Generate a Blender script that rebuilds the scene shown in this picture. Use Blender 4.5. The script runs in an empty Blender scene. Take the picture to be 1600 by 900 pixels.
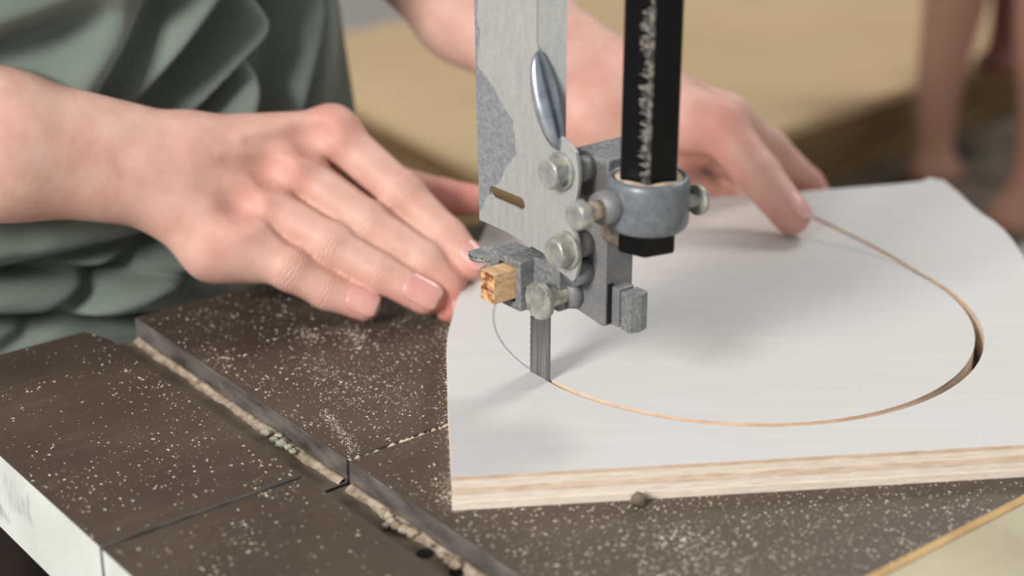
import bpy, bmesh, math, random
import numpy as np
from mathutils import Vector, Matrix
from mathutils.geometry import tessellate_polygon
random.seed(7)
rng = np.random.default_rng(7)
S = bpy.context.scene
COL = S.collection
PI = math.pi

# ------------------------------------------------------------------ camera
PITCH = math.radians(22.5)
CAM = np.array([0.0, -0.745, 0.340])
FPX = 2628.0
cd = bpy.data.cameras.new('camera')
cam = bpy.data.objects.new('camera', cd)
COL.objects.link(cam)
cam.location = CAM
cam.rotation_euler = (PI / 2 - PITCH, 0, 0)
cd.sensor_width = 36.0
cd.lens = FPX / 1600 * 36.0
cd.clip_start = 0.02
cd.clip_end = 60
cd.dof.use_dof = True
cd.dof.focus_distance = 0.742
cd.dof.aperture_fstop = 4.6
S.camera = cam

# ------------------------------------------------------------------ world, lamps, exposure
w = bpy.data.worlds.new('world')
S.world = w
w.use_nodes = True
bg = w.node_tree.nodes['Background']
bg.inputs[0].default_value = (0.93, 0.96, 1.0, 1)
bg.inputs[1].default_value = 0.46


def area(name, loc, target, size, power, color):
    l = bpy.data.lights.new(name, 'AREA')
    l.shape = 'RECTANGLE'
    l.size, l.size_y = size
    l.energy = power
    l.color = color
    o = bpy.data.objects.new(name, l)
    COL.objects.link(o)
    o.location = loc
    o.rotation_euler = (Vector(target) - Vector(loc)).to_track_quat('-Z', 'Y').to_euler()
    return o


area('window_light', (-1.30, -1.72, 1.12), (0, 0, 0.05), (0.65, 0.65), 62, (1.0, 0.985, 0.96))
area('ceiling_lamp', (1.7, 1.9, 2.3), (0.1, 0.2, 0), (0.8, 0.8), 40, (1.0, 0.97, 0.92))
S.view_settings.view_transform = 'Standard'
S.view_settings.look = 'None'
S.view_settings.gamma = 1
S.view_settings.use_curve_mapping = False
S.view_settings.exposure = 0.0

# ------------------------------------------------------------------ measuring helpers
FW = np.array([0, math.cos(PITCH), -math.sin(PITCH)])
UP = np.array([0, math.sin(PITCH), math.cos(PITCH)])
RT = np.array([1.0, 0, 0])
TH = math.radians(51.3)
A = np.array([math.cos(TH), -math.sin(TH), 0])        # along the mitre slot
B = np.array([math.sin(TH), math.cos(TH), 0])         # across the saw table
P0 = np.array([0.0125, -0.064, 0])                    # where the blade meets the table


def ray(x, y): return (RT * (x - 800) - UP * (y - 450)) / FPX + FW
def onz(x, y, z):
    r = ray(x, y); return CAM + r * (z - CAM[2]) / r[2]
def ond(x, y, d): return CAM + ray(x, y) * d
def onplane(x, y, p, n):
    r = ray(x, y); return CAM + r * (np.dot(np.array(p) - CAM, n) / np.dot(r, n))
def local(p):
    q = np.array(p) - P0; return np.array([q @ A, q @ B, q[2]])
def world(a, b, z): return P0 + A * a + B * b + np.array([0, 0, z])


# ------------------------------------------------------------------ materials
def srgb(r, g, b):
    f = lambda c: (c / 12.92 if c <= 0.04045 else ((c + 0.055) / 1.055) ** 2.4)
    return (f(r / 255), f(g / 255), f(b / 255), 1)


class NT:
    def __init__(s, name):
        s.m = bpy.data.materials.new(name); s.m.use_nodes = True
        s.t = s.m.node_tree; s.b = s.t.nodes['Principled BSDF']
    def n(s, typ, **kw):
        nd = s.t.nodes.new(typ)
        for k, v in kw.items():
            if k.startswith('i_'):
                key = k[2:]
                nd.inputs[int(key) if key.isdigit() else key].default_value = v
            else:
                setattr(nd, k, v)
        return nd
    def l(s, a, b): s.t.links.new(a, b)
    def coord(s, kind='Object', scale=(1, 1, 1), rot=(0, 0, 0)):
        tc = s.n('ShaderNodeTexCoord'); mp = s.n('ShaderNodeMapping')
        mp.inputs['Scale'].default_value = scale; mp.inputs['Rotation'].default_value = rot
        s.l(tc.outputs[kind], mp.inputs['Vector']); return mp.outputs[0]
    def noise(s, vec, scale, detail=4, rough=0.55, dist=0):
        nd = s.n('ShaderNodeTexNoise', i_Scale=scale, i_Detail=detail, i_Roughness=rough, i_Distortion=dist)
        s.l(vec, nd.inputs['Vector']); return nd.outputs['Fac']
    def ramp(s, fac, stops, interp='LINEAR'):
        nd = s.n('ShaderNodeValToRGB'); cr = nd.color_ramp; cr.interpolation = interp
        while len(cr.elements) < len(stops): cr.elements.new(0.5)
        for e, (p, c) in zip(cr.elements, stops):
            e.position = p; e.color = c if len(c) == 4 else (*c, 1)
        s.l(fac, nd.inputs['Fac']); return nd.outputs['Color']
    def mix(s, fac, a, b, mode='MIX'):
        nd = s.n('ShaderNodeMix', data_type='RGBA', blend_type=mode)
        for sock, v in ((nd.inputs['Factor'], fac), (nd.inputs['A'], a), (nd.inputs['B'], b)):
            if hasattr(v, 'node'): s.l(v, sock)
            else: sock.default_value = v
        return nd.outputs['Result']
    def math(s, op, a, b=0.0, clamp=False):
        nd = s.n('ShaderNodeMath', operation=op, use_clamp=clamp)
        for sock, v in ((nd.inputs[0], a), (nd.inputs[1], b)):
            if hasattr(v, 'node'): s.l(v, sock)
            else: sock.default_value = v
        return nd.outputs[0]
    def bump(s, h, strength=0.3, dist=0.001, prev=None):
        nd = s.n('ShaderNodeBump', i_Strength=strength, i_Distance=dist)
        s.l(h, nd.inputs['Height'])
        if prev: s.l(prev, nd.inputs['Normal'])
        return nd.outputs[0]
    def set(s, **kw):
        for k, v in kw.items():
            k = k.replace('_', ' ')
            if hasattr(v, 'node'): s.l(v, s.b.inputs[k])
            else: s.b.inputs[k].default_value = v
        return s.m


BW = lambda v: (v, v, v, 1)


def mottled(name, c1, c2, scale=60, rough=0.6, metal=0.0, bump=0.15, bdist=0.0005, stretch=(1, 1, 1), lo=0.35, hi=0.65, spec=0.5, detail=5):
    m = NT(name); v = m.coord(scale=stretch)
    f = m.noise(v, scale, detail)
    m.set(Base_Color=m.ramp(f, [(lo, c1), (hi, c2)]), Roughness=rough, Metallic=metal, Specular_IOR_Level=spec)
    if bump: m.set(Normal=m.bump(m.noise(v, scale * 3, 3), bump, bdist))
    return m.m


M = {}
# dusty iron table top
m = NT('dusty_dark_iron'); v = m.coord()
base = m.ramp(m.noise(v, 9, 4), [(0.3, srgb(62, 50, 43)), (0.7, srgb(86, 74, 63))])
fine = m.ramp(m.noise(v, 900, 3, 0.7), [(0.60, BW(0)), (0.78, BW(1))])
patch = m.ramp(m.noise(v, 14, 5, 0.6, 0.6), [(0.42, BW(0.03)), (0.66, BW(0.5))])
film = m.math('MULTIPLY', fine, patch)
sm = m.coord(scale=(30, 4, 1), rot=(0, 0, 0.9))
smear = m.ramp(m.noise(sm, 3.0, 6, 0.65, 1.2), [(0.50, BW(0)), (0.72, BW(0.30))])
tcn = m.n('ShaderNodeTexCoord'); sx = m.n('ShaderNodeSeparateXYZ'); m.l(tcn.outputs['Object'], sx.inputs[0])
near_sheen = m.n('ShaderNodeMapRange', i_1=-0.10, i_2=0.10, i_3=0.0, i_4=0.16); m.l(sx.outputs['X'], near_sheen.inputs[0])  # paler toward the near end: glossy sheen put into the colour
c = m.mix(film, base, srgb(190, 175, 152))
c = m.mix(m.math('MULTIPLY', smear, 0.28), c, srgb(150, 138, 122))
c = m.mix(near_sheen.outputs[0], c, srgb(128, 116, 100))
M['iron'] = m.set(Base_Color=c, Roughness=m.ramp(m.noise(v, 25, 4), [(0.3, BW(0.42)), (0.7, BW(0.60))]), Specular_IOR_Level=0.35,
                  Normal=m.bump(m.noise(v, 700, 3), 0.12, 0.0004))
# white painted table rim, scuffed to bare metal
m = NT('scuffed_white_paint'); v = m.coord(); st = m.coord(scale=(60, 8, 14))
mask = m.math('MULTIPLY', m.ramp(m.noise(v, 22, 3), [(0.56, BW(0)), (0.60, BW(1))]), m.ramp(m.noise(st, 4, 5, 0.7), [(0.35, BW(0)), (0.6, BW(1))]))
M['white_paint'] = m.set(Base_Color=m.mix(mask, m.ramp(m.noise(v, 30, 4), [(0.3, srgb(190, 193, 186)), (0.7, srgb(204, 207, 200))]), srgb(160, 162, 162)), Roughness=0.5)
M['groove'] = mottled('worn_grey_steel', srgb(70, 66, 64), srgb(128, 122, 116), 40, 0.5, 0.3, 0.3, 0.0006, (1, 1, 2.5))
M['slot_floor'] = mottled('dusty_brown_slot_floor', srgb(112, 98, 82), srgb(150, 134, 114), 60, 0.8, 0, 0.3, 0.0005)
M['edge_dust'] = mottled('caked_sawdust', srgb(158, 136, 112), srgb(214, 196, 172), 220, 0.95, 0, 0.35, 0.0007)
M['green_dust'] = mottled('greenish_caked_dust', srgb(160, 170, 148), srgb(226, 214, 188), 260, 0.95, 0, 0.9, 0.0015)
M['sawdust'] = mottled('sawdust_flecks', srgb(206, 190, 164), srgb(240, 230, 212), 90, 0.95, 0, 0)
M['black'] = mottled('black_shadow_gap', srgb(22, 18, 16), srgb(34, 28, 26), 40, 0.8)  # black stands in for shade in the slit, holes and bracket gap
# zinc plate with white dust and a cleaner grey patch along one edge
m = NT('dusty_zinc_plate'); v = m.coord(); sp = m.n('ShaderNodeSeparateXYZ'); m.l(v, sp.inputs[0])
zr = m.n('ShaderNodeMapRange', i_1=0.085, i_2=0.165, i_3=0, i_4=1); m.l(sp.outputs['Z'], zr.inputs[0])
wd = m.ramp(zr.outputs[0], [(0.0, BW(0.06)), (0.10, BW(0.22)), (0.45, BW(0.96)), (0.62, BW(0.92)), (0.86, BW(0.10)), (1.0, BW(0.10))])
lim = m.math('MULTIPLY_ADD', wd, 0.030); lim.node.inputs[2].default_value = -0.0325
nz = m.math('MULTIPLY', m.math('SUBTRACT', m.noise(v, 90, 3), 0.5), 0.008)
inside = m.math('GREATER_THAN', m.math('ADD', lim, nz), sp.outputs['X'])
soft = m.ramp(m.noise(v, 300, 5, 0.7), [(0.3, BW(0.72)), (0.7, BW(1))])
clean = m.math('MULTIPLY', inside, soft)
grain = m.noise(v, 500, 5, 0.75); stk = m.noise(m.coord(scale=(6, 6, 0.8)), 60, 4)
bright = m.mix(m.ramp(stk, [(0.35, BW(0)), (0.7, BW(0.45))]), srgb(172, 172, 168), srgb(198, 197, 190))
bright = m.mix(m.ramp(grain, [(0.45, BW(0.0)), (0.7, BW(0.5))]), bright, srgb(150, 152, 154))
dark = m.mix(m.ramp(grain, [(0.4, BW(0)), (0.65, BW(1))]), srgb(122, 126, 132), srgb(158, 161, 164))
M['zinc'] = m.set(Base_Color=m.mix(clean, bright, dark), Metallic=0.25, Roughness=0.55, Normal=m.bump(grain, 0.12, 0.0004))
M['steel'] = mottled('bright_dusty_steel', srgb(150, 156, 160), srgb(204, 202, 192), 120, 0.3, 0.7, 0.1, 0.0003)
M['bolt'] = mottled('zinc_bolt_steel', srgb(150, 156, 158), srgb(206, 200, 182), 160, 0.42, 0.5, 0.15, 0.0003)
M['chrome'] = mottled('polished_steel', srgb(150, 158, 170), srgb(225, 228, 232), 60, 0.27, 0.9, 0.0)
m = NT('dusty_blue_grey_casting'); v = m.coord()
f1 = m.mix(0.5, m.ramp(m.noise(v, 520, 5, 0.75), [(0.45, BW(0)), (0.68, BW(0.9))]), m.ramp(m.noise(v, 70, 4), [(0.4, BW(0)), (0.7, BW(0.8))]))
geo = m.n('ShaderNodeNewGeometry'); sn = m.n('ShaderNodeSeparateXYZ'); m.l(geo.outputs['Normal'], sn.inputs[0])
M['casting'] = m.set(Base_Color=m.mix(f1, srgb(112, 115, 120), srgb(156, 147, 136)), Roughness=0.52, Metallic=0.15, Normal=m.bump(m.noise(v, 400, 4), 0.25, 0.0005))
M['ring_paint'] = mottled('grey_hammered_paint', srgb(104, 108, 114), srgb(122, 126, 130), 260, 0.36, 0.1, 0.12, 0.0004)
M['casting_dark'] = mottled('dark_grey_casting', srgb(112, 115, 119), srgb(152, 152, 149), 480, 0.48, 0.25, 0.2, 0.0004)
m = NT('black_chipped_paint'); v = m.coord()
chip = m.ramp(m.noise(v, 230, 6, 0.75), [(0.66, BW(0)), (0.72, BW(1))])
M['black_post'] = m.set(Base_Color=m.mix(chip, srgb(7, 7, 7), srgb(80, 76, 70)), Roughness=0.24, Specular_IOR_Level=0.3, Normal=m.bump(m.noise(v, 200, 4), 0.08, 0.0004))
M['worn_edge'] = mottled('worn_bare_edge', srgb(52, 50, 48), srgb(128, 122, 112), 420, 0.45, 0.2, 0.3, 0.0004, lo=0.45, hi=0.6)
m = NT('brushed_blade_steel'); v = m.coord(scale=(14, 1, 0.4))
M['blade'] = m.set(Base_Color=m.ramp(m.noise(v, 60, 3), [(0.3, srgb(96, 94, 94)), (0.7, srgb(150, 146, 144))]), Metallic=0.6, Roughness=0.42)
M['ridged'] = mottled('ridged_dusty_metal', srgb(140, 140, 134), srgb(192, 190, 178), 150, 0.5, 0.45, 0.2, 0.0004)
M['dark_steel'] = mottled('dark_brushed_steel', srgb(92, 98, 104), srgb(136, 140, 142), 200, 0.38, 0.5, 0.15, 0.0004)
M['block_wood'] = mottled('pale_guide_wood', srgb(206, 160, 112), srgb(236, 200, 158), 40, 0.7, 0, 0.2, 0.0004, (1, 6, 8))
M['burnt_wood'] = mottled('burnt_end_grain', srgb(128, 70, 34), srgb(232, 186, 130), 220, 0.8, 0, 0.6, 0.0008, (0.8, 1, 1.4), 0.38, 0.60)
m = NT('white_washed_veneer'); v = m.coord(scale=(4, 60, 60), rot=(0, 0, -0.11))
g = m.noise(v, 3.2, 6, 0.65); g2 = m.noise(m.coord(scale=(10, 160, 100), rot=(0, 0, -0.11)), 3, 4)
big = m.noise(m.coord(), 9, 3)
c = m.mix(m.ramp(g, [(0.3, BW(0)), (0.75, BW(1))]), srgb(214, 213, 211), srgb(207, 206, 204))
c = m.mix(m.ramp(big, [(0.35, BW(0)), (0.75, BW(0.5))]), c, srgb(212, 205, 194))
M['ply_top'] = m.set(Base_Color=c, Roughness=0.6, Normal=m.bump(g2, 0.12, 0.0003))
for k, (c1, c2) in enumerate([((206, 172, 142), (228, 202, 174)), ((228, 212, 192), (242, 230, 212)), ((214, 184, 156), (236, 214, 190)),
                              ((230, 216, 198), (243, 231, 215)), ((224, 208, 188), (240, 226, 208))]):
    M['ply%d' % k] = mottled('veneer_edge', srgb(*c1), srgb(*c2), 60, 0.8, 0, 0.5, 0.0006, (1.5, 1.5, 9))
M['pencil'] = mottled('pencil_graphite', srgb(118, 118, 120), srgb(160, 160, 160), 500, 0.7, 0, 0)
M['fence'] = mottled('pale_olive_wood', srgb(172, 162, 136), srgb(192, 182, 154), 14, 0.7, 0, 0.1, 0.0005, (1, 1, 3))
M['fence_edge'] = mottled('raw_tan_wood_edge', srgb(176, 140, 92), srgb(204, 170, 120), 30, 0.8, 0, 0.2)
M['tan'] = mottled('tan_fibreboard', srgb(198, 170, 128), srgb(208, 180, 138), 3, 0.8, 0, 0.05)
M['tan2'] = mottled('darker_tan_fibreboard', srgb(170, 138, 94), srgb(184, 152, 108), 4, 0.8, 0, 0.05)
M['dark_wood'] = mottled('dark_brown_wood', srgb(124, 98, 66), srgb(160, 132, 94), 6, 0.85, 0, 0.2, 0.001, (1, 1, 6))
M['bench_wood'] = mottled('dusty_bench_wood', srgb(70, 62, 50), srgb(118, 106, 90), 8, 0.85)
M['leg_wood'] = mottled('pinkish_stripped_wood', srgb(162, 112, 94), srgb(186, 140, 118), 9, 0.6, 0, 0.1, 0.001, (1, 1, 0.3))
M['mahogany'] = mottled('dark_red_wood', srgb(84, 44, 34), srgb(116, 66, 50), 9, 0.6, 0, 0.1, 0.001, (1, 1, 0.3))
M['floor'] = mottled('pale_concrete', srgb(196, 188, 180), srgb(216, 208, 200), 1.5, 0.8, 0, 0.1, 0.002)
M['wall'] = mottled('pale_plaster', srgb(196, 188, 178), srgb(206, 198, 188), 1.0, 0.9)
M['cabinet'] = mottled('grey_green_machine_paint', srgb(120, 126, 118), srgb(140, 146, 138), 5, 0.55)
m = NT('sage_tshirt_jersey'); v = m.coord()
wv = m.noise(v, 900, 2)
M['shirt'] = m.set(Base_Color=m.ramp(m.noise(v, 12, 4), [(0.3, srgb(112, 121, 113)), (0.7, srgb(126, 135, 126))]), Roughness=0.92, Specular_IOR_Level=0.15, Normal=m.bump(wv, 0.2, 0.0004))
M['trousers'] = mottled('dark_brown_cotton', srgb(54, 46, 42), srgb(68, 58, 52), 30, 0.9)
M['shoe'] = mottled('dark_leather', srgb(40, 32, 28), srgb(58, 46, 40), 30, 0.5)
# skin: 'tint' holds redness (r), crease phase (g), crease weight (b)
m = NT('fair_skin'); at = m.n('ShaderNodeAttribute', attribute_name='tint'); sc = m.n('ShaderNodeSeparateColor'); m.l(at.outputs['Color'], sc.inputs[0])
v = m.coord()
mot = m.noise(v, 70, 5, 0.6)
c = m.ramp(mot, [(0.28, srgb(206, 158, 138)), (0.72, srgb(224, 183, 166))])
c = m.mix(m.ramp(m.noise(v, 26, 3), [(0.45, BW(0)), (0.7, BW(0.35))]), c, srgb(212, 154, 142))
c = m.mix(sc.outputs[0], c, srgb(208, 128, 116))
spk = m.ramp(m.noise(v, 420, 2), [(0.72, BW(0)), (0.80, BW(0.25))])
c = m.mix(spk, c, srgb(196, 132, 112))
wr = m.math('SINE', m.math('MULTIPLY', m.math('ADD', sc.outputs[1], m.math('MULTIPLY', m.noise(v, 130, 4), 0.30)), 62.0))
h = m.math('MULTIPLY', wr, sc.outputs[2])
cells = m.n('ShaderNodeTexVoronoi', i_Scale=850.0, feature='DISTANCE_TO_EDGE'); m.l(v, cells.inputs['Vector'])
n1 = m.bump(cells.outputs['Distance'], 0.10, 0.0005)
n2 = m.bump(m.noise(v, 180, 4), 0.18, 0.0010, n1)
n3 = m.bump(h, 0.45, 0.0006, n2)
M['skin'] = m.set(Base_Color=c, Roughness=0.52, Specular_IOR_Level=0.35, Normal=n3, Subsurface_Weight=0.18, Subsurface_Scale=0.004, Subsurface_Radius=(1.0, 0.35, 0.2))
m = NT('fingernail'); v = m.coord()
M['nail'] = m.set(Base_Color=m.ramp(m.noise(v, 90, 3), [(0.3, srgb(212, 148, 140)), (0.7, srgb(226, 172, 162))]), Roughness=0.28, Subsurface_Weight=0.1, Subsurface_Scale=0.002)
M['nail_tip'] = mottled('pale_nail_edge', srgb(214, 180, 166), srgb(230, 204, 190), 200, 0.35, 0, 0)


# ------------------------------------------------------------------ object helpers
def tag(o, label=None, cat=None, group=None, kind=None):
    if label: o['label'] = label
    if cat: o['category'] = cat
    if group: o['group'] = group
    if kind: o['kind'] = kind
    return o


def empty(name, loc=(0, 0, 0), rz=0):
    o = bpy.data.objects.new(name, None); COL.objects.link(o)
    o.location = loc; o.rotation_euler = (0, 0, rz); o.empty_display_size = 0.05
    return o


def link(name, me, mats, parent=None, smooth=False, bevel=0, segs=2):
    o = bpy.data.objects.new(name, me); COL.objects.link(o)
    for mm in (mats if isinstance(mats, (list, tuple)) else [mats]): me.materials.append(mm)
    if smooth: me.polygons.foreach_set('use_smooth', [True] * len(me.polygons))
    if parent: o.parent = parent
    if bevel:
        b = o.modifiers.new('bevel', 'BEVEL'); b.width = bevel; b.segments = segs; b.limit_method = 'ANGLE'; b.angle_limit = 0.6
    return o


def obj(name, bm, mats, parent=None, smooth=False, bevel=0, segs=2):
    bmesh.ops.recalc_face_normals(bm, faces=bm.faces)
    me = bpy.data.meshes.new(name); bm.to_mesh(me); bm.free()
    return link(name, me, mats, parent, smooth, bevel, segs)


def box(bm, x0, x1, y0, y1, z0, z1, mi=0):
    vs = [bm.verts.new((x, y, z)) for z in (z0, z1) for x, y in ((x0, y0), (x1, y0), (x1, y1), (x0, y1))]
    fs = [bm.faces.new([vs[i] for i in q]) for q in ((3, 2, 1, 0), (4, 5, 6, 7), (0, 1, 5, 4), (1, 2, 6, 5), (2, 3, 7, 6), (3, 0, 4, 7))]
    for f in fs: f.material_index = mi
    return vs, fs


def prism(bm, pts, lo, hi, place, holes=None):
    """outline (2-D, may be concave) swept between lo and hi; place(u, v, t) gives the 3-D point"""
    n = len(pts)
    a = [bm.verts.new(place(u, v, lo)) for u, v in pts]; b = [bm.verts.new(place(u, v, hi)) for u, v in pts]
    tris = tessellate_polygon([[Vector((u, v, 0)) for u, v in pts]])
    top, sides = [], []
    for t in tris:
        try:
            bm.faces.new([a[i] for i in t]); top.append(bm.faces.new([b[i] for i in t]))
        except ValueError: pass
    for i in range(n):
        j = (i + 1) % n; sides.append(bm.faces.new((a[i], a[j], b[j], b[i])))
    return top, sides


def cyl(bm, p, q, r0, r1=None, n=32, phase=0, mi=0):
    p, q = Vector(p), Vector(q); r1 = r0 if r1 is None else r1
    d = (q - p).normalized(); x = d.orthogonal().normalized()
    if abs(d.z) < 0.99: x = d.cross(Vector((0, 0, 1))).normalized()
    else: x = Vector((1, 0, 0))
    y = d.cross(x)
    ring = lambda c, r: [bm.verts.new(c + (x * math.cos(2 * PI * k / n + phase) + y * math.sin(2 * PI * k / n + phase)) * r) for k in range(n)]
    a, b = ring(p, r0), ring(q, r1)
    fs = [bm.faces.new(a[::-1]), bm.faces.new(b)]
    for k in range(n): fs.append(bm.faces.new((a[k], a[(k + 1) % n], b[(k + 1) % n], b[k])))
    for f in fs: f.material_index = mi
    return fs


def lathe(bm, prof, n=32, cx=0, cy=0):
    rings = [[bm.verts.new((cx + r * math.cos(2 * PI * k / n), cy + r * math.sin(2 * PI * k / n), z)) for k in range(n)] for r, z in prof]
    for a, b in zip(rings, rings[1:]):
        for k in range(n): bm.faces.new((a[k], a[(k + 1) % n], b[(k + 1) % n], b[k]))
    return rings


# ------------------------------------------------------------------ the room
bm = bmesh.new(); box(bm, -8, 8, -4, 9, -1.05, -0.95)
tag(obj('floor', bm, M['floor']), kind='structure')
bm = bmesh.new(); box(bm, -8, 8, 9, 9.2, -0.95, 2.6)
tag(obj('wall_back', bm, M['wall']), kind='structure')

# ------------------------------------------------------------------ band saw
saw = empty('band_saw', P0, -TH)
tag(saw, 'grey band saw with a dark dusty iron table cutting a white board', 'band saw')
TZ, TB = 0.0, -0.040
GR, GL, SL, FAR, SIDE = -0.0959, -0.1177, -0.0121, -0.2063, -0.2093
gap = 0.0011


def slab(name, pts, z1, z0=TB, bevel=0.0006, top='iron'):
    bm = bmesh.new()
    prism(bm, pts, z0, z1, lambda u, v, t: (u, v, t))
    bmesh.ops.recalc_face_normals(bm, faces=bm.faces)
    for f in bm.faces:
        n = f.normal
        if n.z > 0.5: f.material_index = 0
        elif n.y < -0.7 and f.calc_center_median().y < SIDE + 0.004: f.material_index = 1
        else: f.material_index = 2
    return obj(name, bm, [M[top], M['white_paint'], M['groove']], saw, bevel=bevel)


slab('table_slab', [(FAR, SIDE), (SL - gap, SIDE), (SL - gap, GL), (-0.188, GL), (-0.1935, GL - 0.0015), (FAR, GL - 0.006)], TZ)
slab('table_slab', [(SL + gap, SIDE), (0.32, SIDE), (0.32, GL), (SL + gap, GL)], TZ)
slab('table_slab', [(FAR, GR), (SL - gap, GR), (SL - gap, 0.30), (FAR, 0.30)], TZ)
slab('table_slab', [(SL + gap, GR), (0.32, GR), (0.32, 0.30), (SL + gap, 0.30)], TZ)
slab('slot_floor', [(FAR + 0.002, GL - 0.004), (SL - gap, GL - 0.004), (SL - gap, GR + 0.004), (FAR + 0.002, GR + 0.004)], -0.0115, TB + 0.001, 0, 'slot_floor')
slab('slot_floor', [(SL + gap, GL - 0.004), (0.318, GL - 0.004), (0.318, GR + 0.004), (SL + gap, GR + 0.004)], -0.0115, TB + 0.001, 0, 'slot_floor')
bm = bmesh.new(); box(bm, SL - gap, SL + gap, SIDE + 0.001, 0.29, TB + 0.002, -0.016)
obj('slit_shade', bm, M['black'], saw)  # black filler bar paints the shade down the slit
bm = bmesh.new(); rs = random.Random(4); b = GR + 0.001; prev = None
while b < -0.03:                                     # dust packed into the slit between slot and panel
    zt = -0.0006 - 0.0022 * rs.random() ** 2; wl = gap * 0.98
    row = [bm.verts.new((SL - wl, b, zt + 0.0004)), bm.verts.new((SL + rs.uniform(-0.4, 0.4) * wl, b, zt)), bm.verts.new((SL + wl, b, zt + 0.0002))]
    if prev:
        for k in range(2): bm.faces.new((prev[k], prev[k + 1], row[k + 1], row[k]))
    prev = row; b += rs.uniform(0.0008, 0.0022)
obj('slit_dust', bm, M['edge_dust'], saw, True)


# caked dust along the foot of the slot wall
def ridge(a0, a1, n, wfun, hfun):
    bm = bmesh.new(); prev = None
    for i in range(n + 1):
        a = a0 + (a1 - a0) * i / n
        wv, hv = wfun(a) * 0.85, hfun(a)
        row = [bm.verts.new((a, GR + 0.0005, -0.0118)), bm.verts.new((a, GR - 0.0002, -0.0115 + hv)), bm.verts.new((a, GR - wv * 0.45, -0.0115 + hv * 0.75)),
               bm.verts.new((a, GR - wv * 0.8, -0.0115 + hv * 0.3)), bm.verts.new((a, GR - wv, -0.0117))]
        if prev:
            for k in range(4): bm.faces.new((prev[k], prev[k + 1], row[k + 1], row[k]))
        prev = row
    return bm


sn_ = lambda a, s, f: math.sin(a * f + s) * 0.5 + math.sin(a * f * 2.3 + s * 2) * 0.3 + math.sin(a * f * 5.1 + s * 3) * 0.2
obj('dust_ridge', ridge(FAR + 0.004, SL - 0.002, 160, lambda a: 0.0052 + 0.0014 * sn_(a, 1, 140) + 0.0004 * random.random(), lambda a: 0.0018 + 0.0004 * sn_(a, 2, 90) + 0.0001 * random.random()), M['edge_dust'], saw, True)
obj('dust_ridge', ridge(SL + 0.004, 0.30, 200, lambda a: 0.0056 + 0.0016 * sn_(a, 4, 130) + 0.0005 * random.random(), lambda a: 0.0021 + 0.0006 * sn_(a, 5, 110) + 0.00015 * random.random()), M['edge_dust'], saw, True)


def lump(bm, c, r, sq=0.5, seed=0):
    rs = random.Random(seed)
    res = bmesh.ops.create_icosphere(bm, subdivisions=2, radius=1)
    for vv in res['verts']:
        k = 1 + rs.uniform(-0.3, 0.3)
        vv.co = Vector((c[0] + vv.co.x * r * k, c[1] + vv.co.y * r * k, c[2] + vv.co.z * r * sq * k))


bm = bmesh.new()
for k, (px, py) in enumerate([(428, 686), (440, 692), (450, 698), (458, 705), (436, 680), (416, 676)]):
    p = local(onz(px, py, -0.009)); lump(bm, p, random.uniform(0.0018, 0.0030), 0.5, k)
obj('greenish_crumb', bm, M['green_dust'], saw, True)
bm = bmesh.new()
for k, (px, py) in enumerate([(606, 806), (612, 816), (620, 822), (632, 826), (645, 832), (603, 820), (690, 868), (712, 882), (700, 876), (672, 852)]):
    p = local(onz(px, py, -0.009)); lump(bm, p, random.uniform(0.0012, 0.0027), 0.7, k + 20)
obj('dust_crumb', bm, M['edge_dust'], saw, True)
bm = bmesh.new()
for px, py, r in ((664, 865, 0.0034), (713, 895, 0.0030)):
    p = local(onz(px, py, -0.0113)); cyl(bm, (p[0], p[1], -0.0125), (p[0], p[1], -0.0110), r, n=16)
obj('hole_shade', bm, M['black'], saw)  # solid black discs stand in for the dark of small holes

# cabinet below the table and arm far above it
bm = bmesh.new(); box(bm, -0.13, 0.20, -0.12, 0.28, -0.94, TB)
obj('cabinet', bm, M['cabinet'], saw, bevel=0.01)

# blade
bm = bmesh.new(); pts = []
z = -0.035
while z < 0.30:
    pts += [(-0.0064, z), (-0.0067, z + 0.0022)]; z += 0.003
pts = [(0.0068, -0.035)] + pts + [(0.0068, z)]
prism(bm, pts, -0.00035, 0.00035, lambda u, v, t: (u, t, v))
obj('blade', bm, M['blade'], saw)

# sheet-metal blade guard
ZT = 0.46
guard = empty('blade_guard'); guard.parent = saw
sl0, sl1, sz0, sz1 = -0.0222, 0.0022, 0.0966, 0.1022
slot = []
r = (sz1 - sz0) / 2
for k in range(9):
    t = PI / 2 + PI * k / 8; slot.append((sl0 + r + r * math.cos(t), (sz0 + sz1) / 2 + r * math.sin(t)))
for k in range(9):
    t = -PI / 2 + PI * k / 8; slot.append((sl1 - r + r * math.cos(t), (sz0 + sz1) / 2 + r * math.sin(t)))


def scallop(z0, z1, x, dx, n=8):
    return [(x + dx * math.sin(PI * k / n), z0 + (z1 - z0) * k / n) for k in range(n + 1)]


right = [(0.0142, 0.0815), (0.0225, 0.0775), (0.0335, 0.0745)] + scallop(0.076, 0.0955, 0.0352, 0.0024) + scallop(0.097, 0.108, 0.0335, -0.0042) \
    + scallop(0.109, 0.131, 0.0345, 0.0022) + [(0.0300, 0.1335), (0.0240, 0.1355), (0.0170, 0.150), (0.0095, 0.172), (0.0095, ZT)]
outer = [(-0.0320, ZT), (-0.0320, 0.182), (-0.0295, 0.0838), (-0.0120, 0.0838)] + right
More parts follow.
